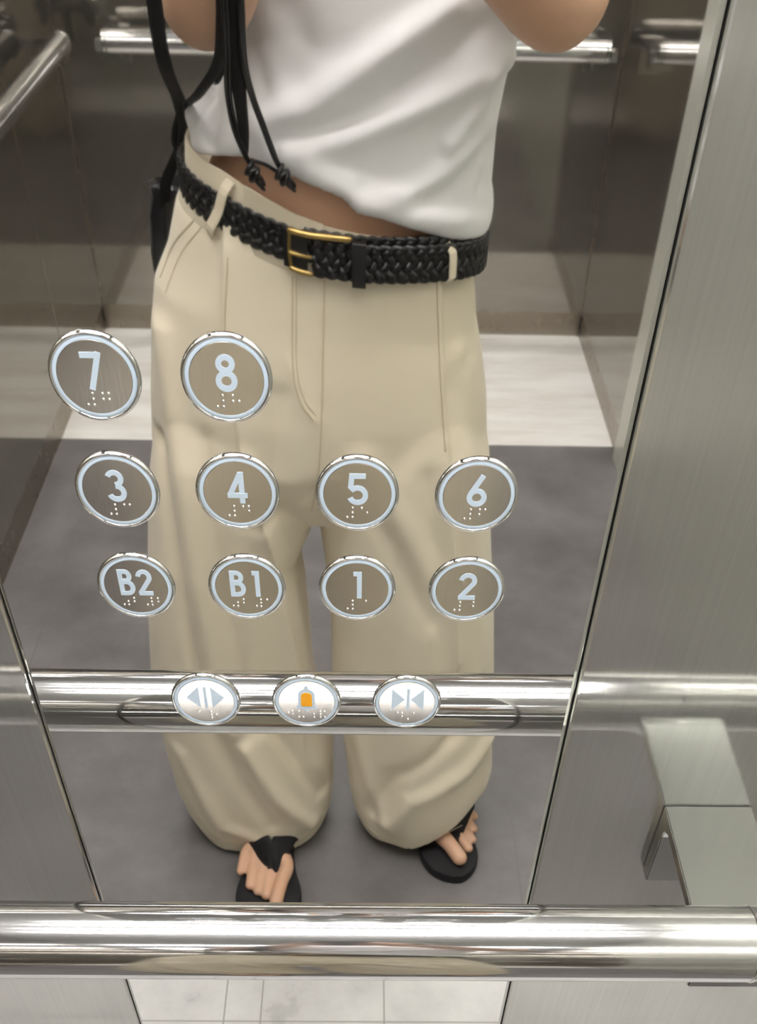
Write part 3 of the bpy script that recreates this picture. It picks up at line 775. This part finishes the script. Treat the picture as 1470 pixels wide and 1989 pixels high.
# phone frame (mirror-side): lens at the camera, body behind it
LC, LR_, LU, LF = fl(cam_loc), fl(Rv), fl(Uv), fl(Fv)
def ph(x, y, z): return LC + LR_ * x + LU * y + LF * z
def hand(wrist, s):
    """s=-1 hand at the image-left edge of the phone, +1 right"""
    ex = .0145 if s > 0 else -.0585
    out = [tube([wrist, ph(ex + s * .030, -.128, -.022), ph(ex + s * .022, -.098, -.022)], [.023, .026, .024], 20, flat=.62, nrm=LR_)]
    for i, (yy, ln) in enumerate(((-.060, .030), (-.079, .034), (-.098, .032), (-.116, .026))):
        r = (.0078, .0082, .0078, .0068)[i]
        out.append(tube([ph(ex + s * .022, -.100 - (i - 1.5) * .004, -.018), ph(ex + s * .017, yy, -.006), ph(ex + s * .010, yy, .004), ph(ex - s * (ln - .014), yy, .0065)], [r * 1.2, r * 1.05, r, r * .85], 12))
    out.append(tube([ph(ex + s * .024, -.112, -.026), ph(ex + s * .012, -.088, -.028), ph(ex - s * .004, -.070, -.024), ph(ex - s * .016, -.060, -.020)], [.014, .0115, .010, .0085], 12))
    return join(*out)
pieces += [hand(WRR, 1), hand(WRL, -1)]
me = fuse(join(*pieces), .0030, 4, .5); flip_mesh(me)
body = wear(link('body', me, M_skin, person))
# toenails
for foot_t in (toesL, toesR):
    for i, (b_, t_, r) in enumerate(foot_t):
        b0, t0 = Vector((*b_, 0)), Vector((*t_, 0)); d = (t0 - b0).normalized()
        c = t0 - d * r * .0 + Vector((0, 0, FZ + r * 1.72)); sd = Vector((-d.y, d.x, 0))
        n = 12; V = []
        for hh, sc_ in ((-.0008, 1), (.0004, 1), (.0009, .7)):
            V.append([c + d * (r * .62 * sc_ * cos(2 * pi * j / n)) + sd * (r * .58 * sc_ * sin(2 * pi * j / n)) + Vector((0, 0, hh - .25 * r * (sin(2 * pi * j / n) * sc_) ** 2 - .25 * r * max(0, cos(2 * pi * j / n)) * sc_)) for j in range(n)])
        wear(fobj('toenail', loft(V), M_nail, person))
# hair
for s in (-1, 1):
    wear(fobj('eyebrow', tube([HC + Vector((s * .044, -.0705, .026)), HC + Vector((s * .028, -.0835, .031)), HC + Vector((s * .012, -.0840, .027))], [.0016, .0026, .0022], 8, 5, .6), M_hair, person))
hp = [ball(HC + Vector((0, .024, .034)), (.083, .092, .090), 28, 18), ball(HC + Vector((0, .050, -.030)), (.075, .060, .085), 24, 14)]
for k in range(15):
    a = radians(-18 + k * 15.4); x, y = cos(a) * .078, .018 + sin(a) * .086
    hp.append(tube([HC + Vector((x * .75, y * .8, .085)), HC + Vector((x * 1.04, y * 1.02, .02)), HC + Vector((x * 1.10, y * 1.1, -.055)), HC + Vector((x * .96, y * .98, -.115))], [.016, .020, .018, .008]))
me = fuse(join(*hp), .004, 3, .5); flip_mesh(me); hair = wear(link('hair', me, M_hair, person))
for s in (-1, 1):
    e = wear(fobj('eye', ball(HC + Vector((s * .028, -.0690, .008)), (.0115, .0075, .0050)), mat('eye_white', (.8, .78, .75), .2)[0], person))
    sub(fobj('iris', ball(HC + Vector((s * .028, -.0755, .0075)), (.0048, .0020, .0043)), mat('iris_brown', (.03, .015, .008), .1)[0], None), e)

# --- t-shirt
HEM = [(-.30, 1.000), (-.145, 1.004), (-.108, 1.012), (-.086, 1.014), (-.041, 1.004), (0, .991), (.023, .978), (.048, .966), (.079, .955), (.116, .942), (.146, .935), (.165, .938), (.30, .945)]
# centre, half width, depth of the shirt against height
SH = [(.90, .010, .156, .108), (.94, .006, .158, .108), (.975, .006, .156, .106), (1.000, .008, .154, .104), (1.028, .014, .148, .103), (1.050, .027, .138, .101), (1.075, .036, .132, .100), (1.10, .043, .128, .100),
      (1.14, .043, .137, .102), (1.20, .046, .149, .106), (1.26, .047, .164, .104), (1.31, .047, .176, .090), (1.345, .048, .160, .074), (1.368, .049, .120, .064), (1.382, .049, .072, .058)]
def shp(z, k):
    for a, b_ in zip(SH[:-1], SH[1:]):
        if z <= b_[0]:
            u = max(0, (z - a[0]) / (b_[0] - a[0])); u = u * u * (3 - 2 * u) if k == 9 else u; return a[k] + (b_[k] - a[k]) * u
    return SH[-1][k]
rings = []; NS_ = 120
lev = [(0, -.024, .006), (0, -.010, .001), (0, -.0015, .0005), (0, .0015, .004), (0, .003, .010), (0, .003, .020)] + [(1, 0, u) for u in [i / 40 for i in range(1, 41)]]
for kind, ins, dz in lev:
    r_ = []
    for i in range(NS_):
        a = 2 * pi * i / NS_; ca, sa = cos(a), sin(a)
        hz = interp(HEM, .155 * ca) if sa < 0 else .985 - .03 * ca
        if abs(sa) < .25: # blend front and back hems at the sides
            f_, b2 = interp(HEM, .155 * ca), .985 - .03 * ca; u = (sa + .25) / .5; hz = f_ + (b2 - f_) * max(0, min(1, u))
        z = hz + dz if kind == 0 else (hz + .020) + (1.382 - hz - .020) * dz
        blo = 1 - .8 * (abs(ca) ** 8)
        cx, rx, ry = shp(z, 1), shp(z, 2), shp(z, 3)
        q = ins
        x = cx + (rx + q) * math.copysign(abs(ca) ** .9, ca); y = .722 + (ry + q) * math.copysign(abs(sa) ** .9, sa)
        r_.append(Vector((x, y, z)))
    rings.append(r_)
sh = [loft(rings)]
sh.append(tube([(.135, .730, 1.318), (.176, .722, 1.290), (.199, .700, 1.245)], [.058, .063, .063], 28, flat=.95, round_ends=False))
sh.append(tube([(-.040, .730, 1.318), (-.082, .722, 1.290), (-.100, .700, 1.245)], [.058, .063, .063], 28, flat=.95, round_ends=False))
sh.append(tube([(-.122, .715, 1.046), (-.130, .712, 1.030), (-.125, .712, 1.014)], [.010, .0165, .013], 16))
me = fuse(join(*sh), .0034, 5, .5)
folds(me, [
    ([(.105, 1.134), (.045, 1.098), (-.019, 1.057), (-.067, 1.042)], .0085, .013, 0),
    ([(.135, 1.115), (.075, 1.080), (.010, 1.047), (-.05, 1.030)], -.0045, .010, 0),
    ([(.157, 1.085), (.097, 1.065), (.027, 1.040), (-.039, 1.022)], .0070, .012, 0),
    ([(.165, 1.110), (.140, 1.060), (.112, 1.030)], .0060, .009, 0),
    ([(.147, 1.035), (.115, 1.010), (.077, .990), (.028, .984)], .0060, .011, 0),
    ([(.150, 1.015), (.110, .990), (.070, .978), (.030, .995)], -.0035, .008, 0),
    ([(-.021, 1.010), (.028, .990), (.078, .972), (.128, .962)], .0045, .009, 0),
    ([(-.075, 1.100), (-.060, 1.060), (-.080, 1.040)], -.0035, .010, 0),
    ([(-.035, 1.125), (-.02, 1.10), (-.03, 1.08)], -.0040, .016, 0),
    ([(.150, 1.085), (.158, 1.040), (.150, .985)], -.0040, .007, 0),
    ([(-.118, 1.075), (-.110, 1.045), (-.116, 1.020)], -.0050, .006, 0),
])
flip_mesh(me); shirt = wear(link('t_shirt', me, M_shirt, person)); shirt['label'] = 'white cotton t-shirt bunched above the belt'

# --- flip-flops
def sandal(tip, heel, wfrac, post, sl, sr, label):
    tip, heel = Vector((*tip, 0)), Vector((*heel, 0)); d = (tip - heel); Ln = d.length; d.normalize(); sd = Vector((-d.y, d.x, 0))
    prof = [(0, 0), (.015, .45), (.05, .72), (.12, .86), (.25, .84), (.42, .78), (.58, .84), (.70, .98), (.79, 1.0), (.88, .86), (.945, .60), (.985, .28), (1.0, 0)]
    def outl(scale):
        A, B = [], []
        for p in catmull([(u, v_, 0) for u, v_ in prof], 4):
            c = heel + d * (p.x * Ln); w_ = max(0, p.y) * wfrac * scale
            A.append(c + sd * w_); B.append(c - sd * w_)
        return A + B[::-1][1:-1]
    rg = []
    for z, s in ((.0005, .95), (.003, 1.0), (.015, 1.0), (.0185, .985), (.020, .95)):
        rg.append([Vector((p.x, p.y, z)) for p in outl(s)])
    o = wear(fobj('flip_flop', loft(rg), M_foam, person)); o['label'] = label
    # broad Y strap from between the toes to both sides
    for side in (sl, sr):
        pts = [Vector(post) + Vector((0, 0, .012)), Vector(post) + Vector((0, 0, .030))] + [Vector(q) for q in side]
        sub(fobj('strap', tube(pts, [.0040, .010] + [.0185] * (len(side) - 1) + [.014], 14, 6, .22, nrm=(0, -.4, 1)), M_web, None), o)
    return o
sandal((-.113, .452), (-.124, .712), .0525, (-.1085, .545, 0), [(-.122, .578, .050), (-.146, .615, .054), (-.168, .640, .020)],
       [(-.100, .578, .050), (-.088, .612, .052), (-.077, .640, .020)], 'black flip-flop on the left foot in view')
sandal((.200, .552), (.122, .790), .0475, (.190, .617, 0), [(.180, .650, .048), (.160, .670, .050), (.138, .672, .020)],
       [(.196, .650, .048), (.212, .690, .050), (.222, .720, .020)], 'black flip-flop on the outward-turned foot')

# ================================================================== THINGS SHE CARRIES
# phone, held at the camera; the camera looks out of its lens
phn = thing('phone', 'dark smartphone held in both hands in front of the chest', 'phone', tuple(cam_loc))
def phr(x, y, z): return cam_loc + Rv * x + Uv * y + Fv * z - cam_loc
def pbox(x0, x1, y0, y1, z0, z1, bev):
    V, F = box(x0, x1, y0, y1, z0, z1, bev, 3); return [phr(p.x, p.y, p.z) for p in V], F
obj('phone_body', pbox(-.0575, .0135, -.132, .0135, -.0115, -.0045, .0025), M_phone, phn, False)
obj('screen', pbox(-.0545, .0105, -.129, .0105, -.0120, -.0114, .0002), M_glass, phn, False)
obj('camera_lens', pbox(-.007, .007, -.007, .007, -.0046, -.0030, .0010), M_glass, phn, False)

# shoulder bag: pouch behind the hip, straps over the shoulder, drawstring ends at the front
bag = thing('shoulder_bag', 'small black drawstring pouch bag hanging behind the hip on thin straps', 'bag', (-.150, -.895, .74))
BI = Vector((.150, .895, -.74))
def bobj(name, vf, m_, sm=True):
    v, f = flip(vf); return obj(name, ([p + BI for p in v], f), m_, bag, sm)
pr = []
for z, rx, ry in ((.742, .050, .025), (.750, .066, .034), (.78, .074, .038), (.84, .076, .038), (.885, .070, .034), (.905, .064, .028), (.915, .067, .031), (.918, .060, .026), (.905, .052, .020)):
    n = 72; pr.append([Vector((-.157 + rx * (1 + .04 * sin(11 * 2 * pi * i / n) * (z > .87)) * math.copysign(abs(cos(2 * pi * i / n)) ** .8, cos(2 * pi * i / n)),
                               .895 + ry * (1 + .12 * sin(13 * 2 * pi * i / n) * (z > .87)) * math.copysign(abs(sin(2 * pi * i / n)) ** .8, sin(2 * pi * i / n)), z)) for i in range(n)])
bobj('pouch', loft(pr), M_leather)
def flatstrap(pts, w_, nrm, name='strap'):
    bobj(name, tube(pts, w_, 10, 6, .28, nrm=nrm), M_web)
flatstrap([(-.062, .700, 1.385), (-.075, .640, 1.365), (-.100, .600, 1.30), (-.133, .565, 1.20), (-.139, .575, 1.13), (-.140, .600, 1.09), (-.146, .690, 1.045), (-.163, .800, .985), (-.196, .855, .930), (-.205, .875, .895)],
          [.0065] * 10, (0, -1, .3))
flatstrap([(-.020, .690, 1.390), (-.040, .640, 1.370), (-.070, .575, 1.28), (-.078, .548, 1.18), (-.084, .562, 1.13), (-.095, .600, 1.095), (-.120, .640, 1.063), (-.152, .740, 1.025), (-.178, .855, .960), (-.140, .895, .915)],
          [.0055] * 10, (0, -1, .3), 'strap')
flatstrap([(-.062, .700, 1.385), (-.060, .780, 1.385), (-.080, .830, 1.33), (-.110, .860, 1.15), (-.130, .880, 1.00), (-.120, .895, .915)], [.0055] * 6, (0, 1, .3))
flatstrap([(-.020, .690, 1.390), (-.025, .780, 1.390), (-.050, .830, 1.33), (-.09, .865, 1.15), (-.110, .885, 1.00), (-.105, .895, .915)], [.0055] * 6, (0, 1, .3))
# broad front band and the hanging drawstring ends
flatstrap([(-.062, .690, 1.385), (-.070, .620, 1.33), (-.074, .545, 1.22), (-.0735, .550, 1.15), (-.0760, .572, 1.105), (-.0770, .588, 1.075), (-.0765, .598, 1.045), (-.077, .606, 1.028)],
          [.006, .0065, .0075, .0085, .0080, .0060, .0045, .0025], (0, -1, .2), 'drawstring_band')
def cord(pts, r=.0018, name='drawstring'): bobj(name, tube(pts, r, 8, 6), M_leather)
cord([(-.085, .590, 1.30), (-.080, .540, 1.20), (-.0800, .543, 1.15), (-.0840, .566, 1.105), (-.088, .590, 1.075), (-.0855, .598, 1.048), (-.079, .604, 1.028), (-.073, .606, 1.017)], .0022)
cord([(-.083, .588, 1.30), (-.077, .539, 1.20), (-.0775, .542, 1.15), (-.0810, .565, 1.105), (-.0850, .588, 1.075), (-.0825, .597, 1.048), (-.077, .603, 1.028), (-.073, .606, 1.017)], .0016)
cord([(-.069, .588, 1.30), (-.067, .539, 1.20), (-.0670, .542, 1.15), (-.0700, .566, 1.105), (-.0675, .590, 1.075), (-.0600, .598, 1.050), (-.0515, .604, 1.025), (-.0460, .607, 1.014)], .0022)
cord([(-.066, .590, 1.30), (-.064, .540, 1.20), (-.0645, .543, 1.15), (-.0675, .568, 1.105), (-.0650, .591, 1.075), (-.0575, .599, 1.050), (-.0495, .605, 1.025), (-.0445, .608, 1.013)], .0014)
cord([(-.072, .604, 1.022), (-.060, .607, 1.018), (-.050, .609, 1.012)], .0016)
def knot(c, tail, name='knot'):
    c = Vector(c); tl = Vector(tail); ax = tl.normalized(); u = ax.cross(Vector((0, 1, 0))).normalized(); v = ax.cross(u)
    parts = [ball(c, (.0060, .0050, .0060), 14, 10)]
    for k, (off, tx, ty) in enumerate(((-.0034, .5, .2), (.0, -.6, .3), (.0034, .4, -.4))):
        n_ = (ax + u * tx * .6 + v * ty * .6).normalized(); p = n_.cross(Vector((.3, 1, .2))).normalized(); q = n_.cross(p)
        parts.append(tube([c + ax * off + (p * cos(2 * pi * i / 14) + q * sin(2 * pi * i / 14)) * .0056 for i in range(15)], .0023, 8, 2))
    for dx, ln in ((-.0014, 1.0), (.0016, .85)):
        parts.append(tube([c, c + tl * .5 + u * dx * 1.5, c + tl * ln + u * dx], [.0024, .0022, .0017], 8, 4))
    bobj(name, join(*parts), M_leather)
knot((-.0725, .604, 1.0135), (.011, 0, -.014))
knot((-.0450, .606, 1.0105), (.012, 0, -.012))
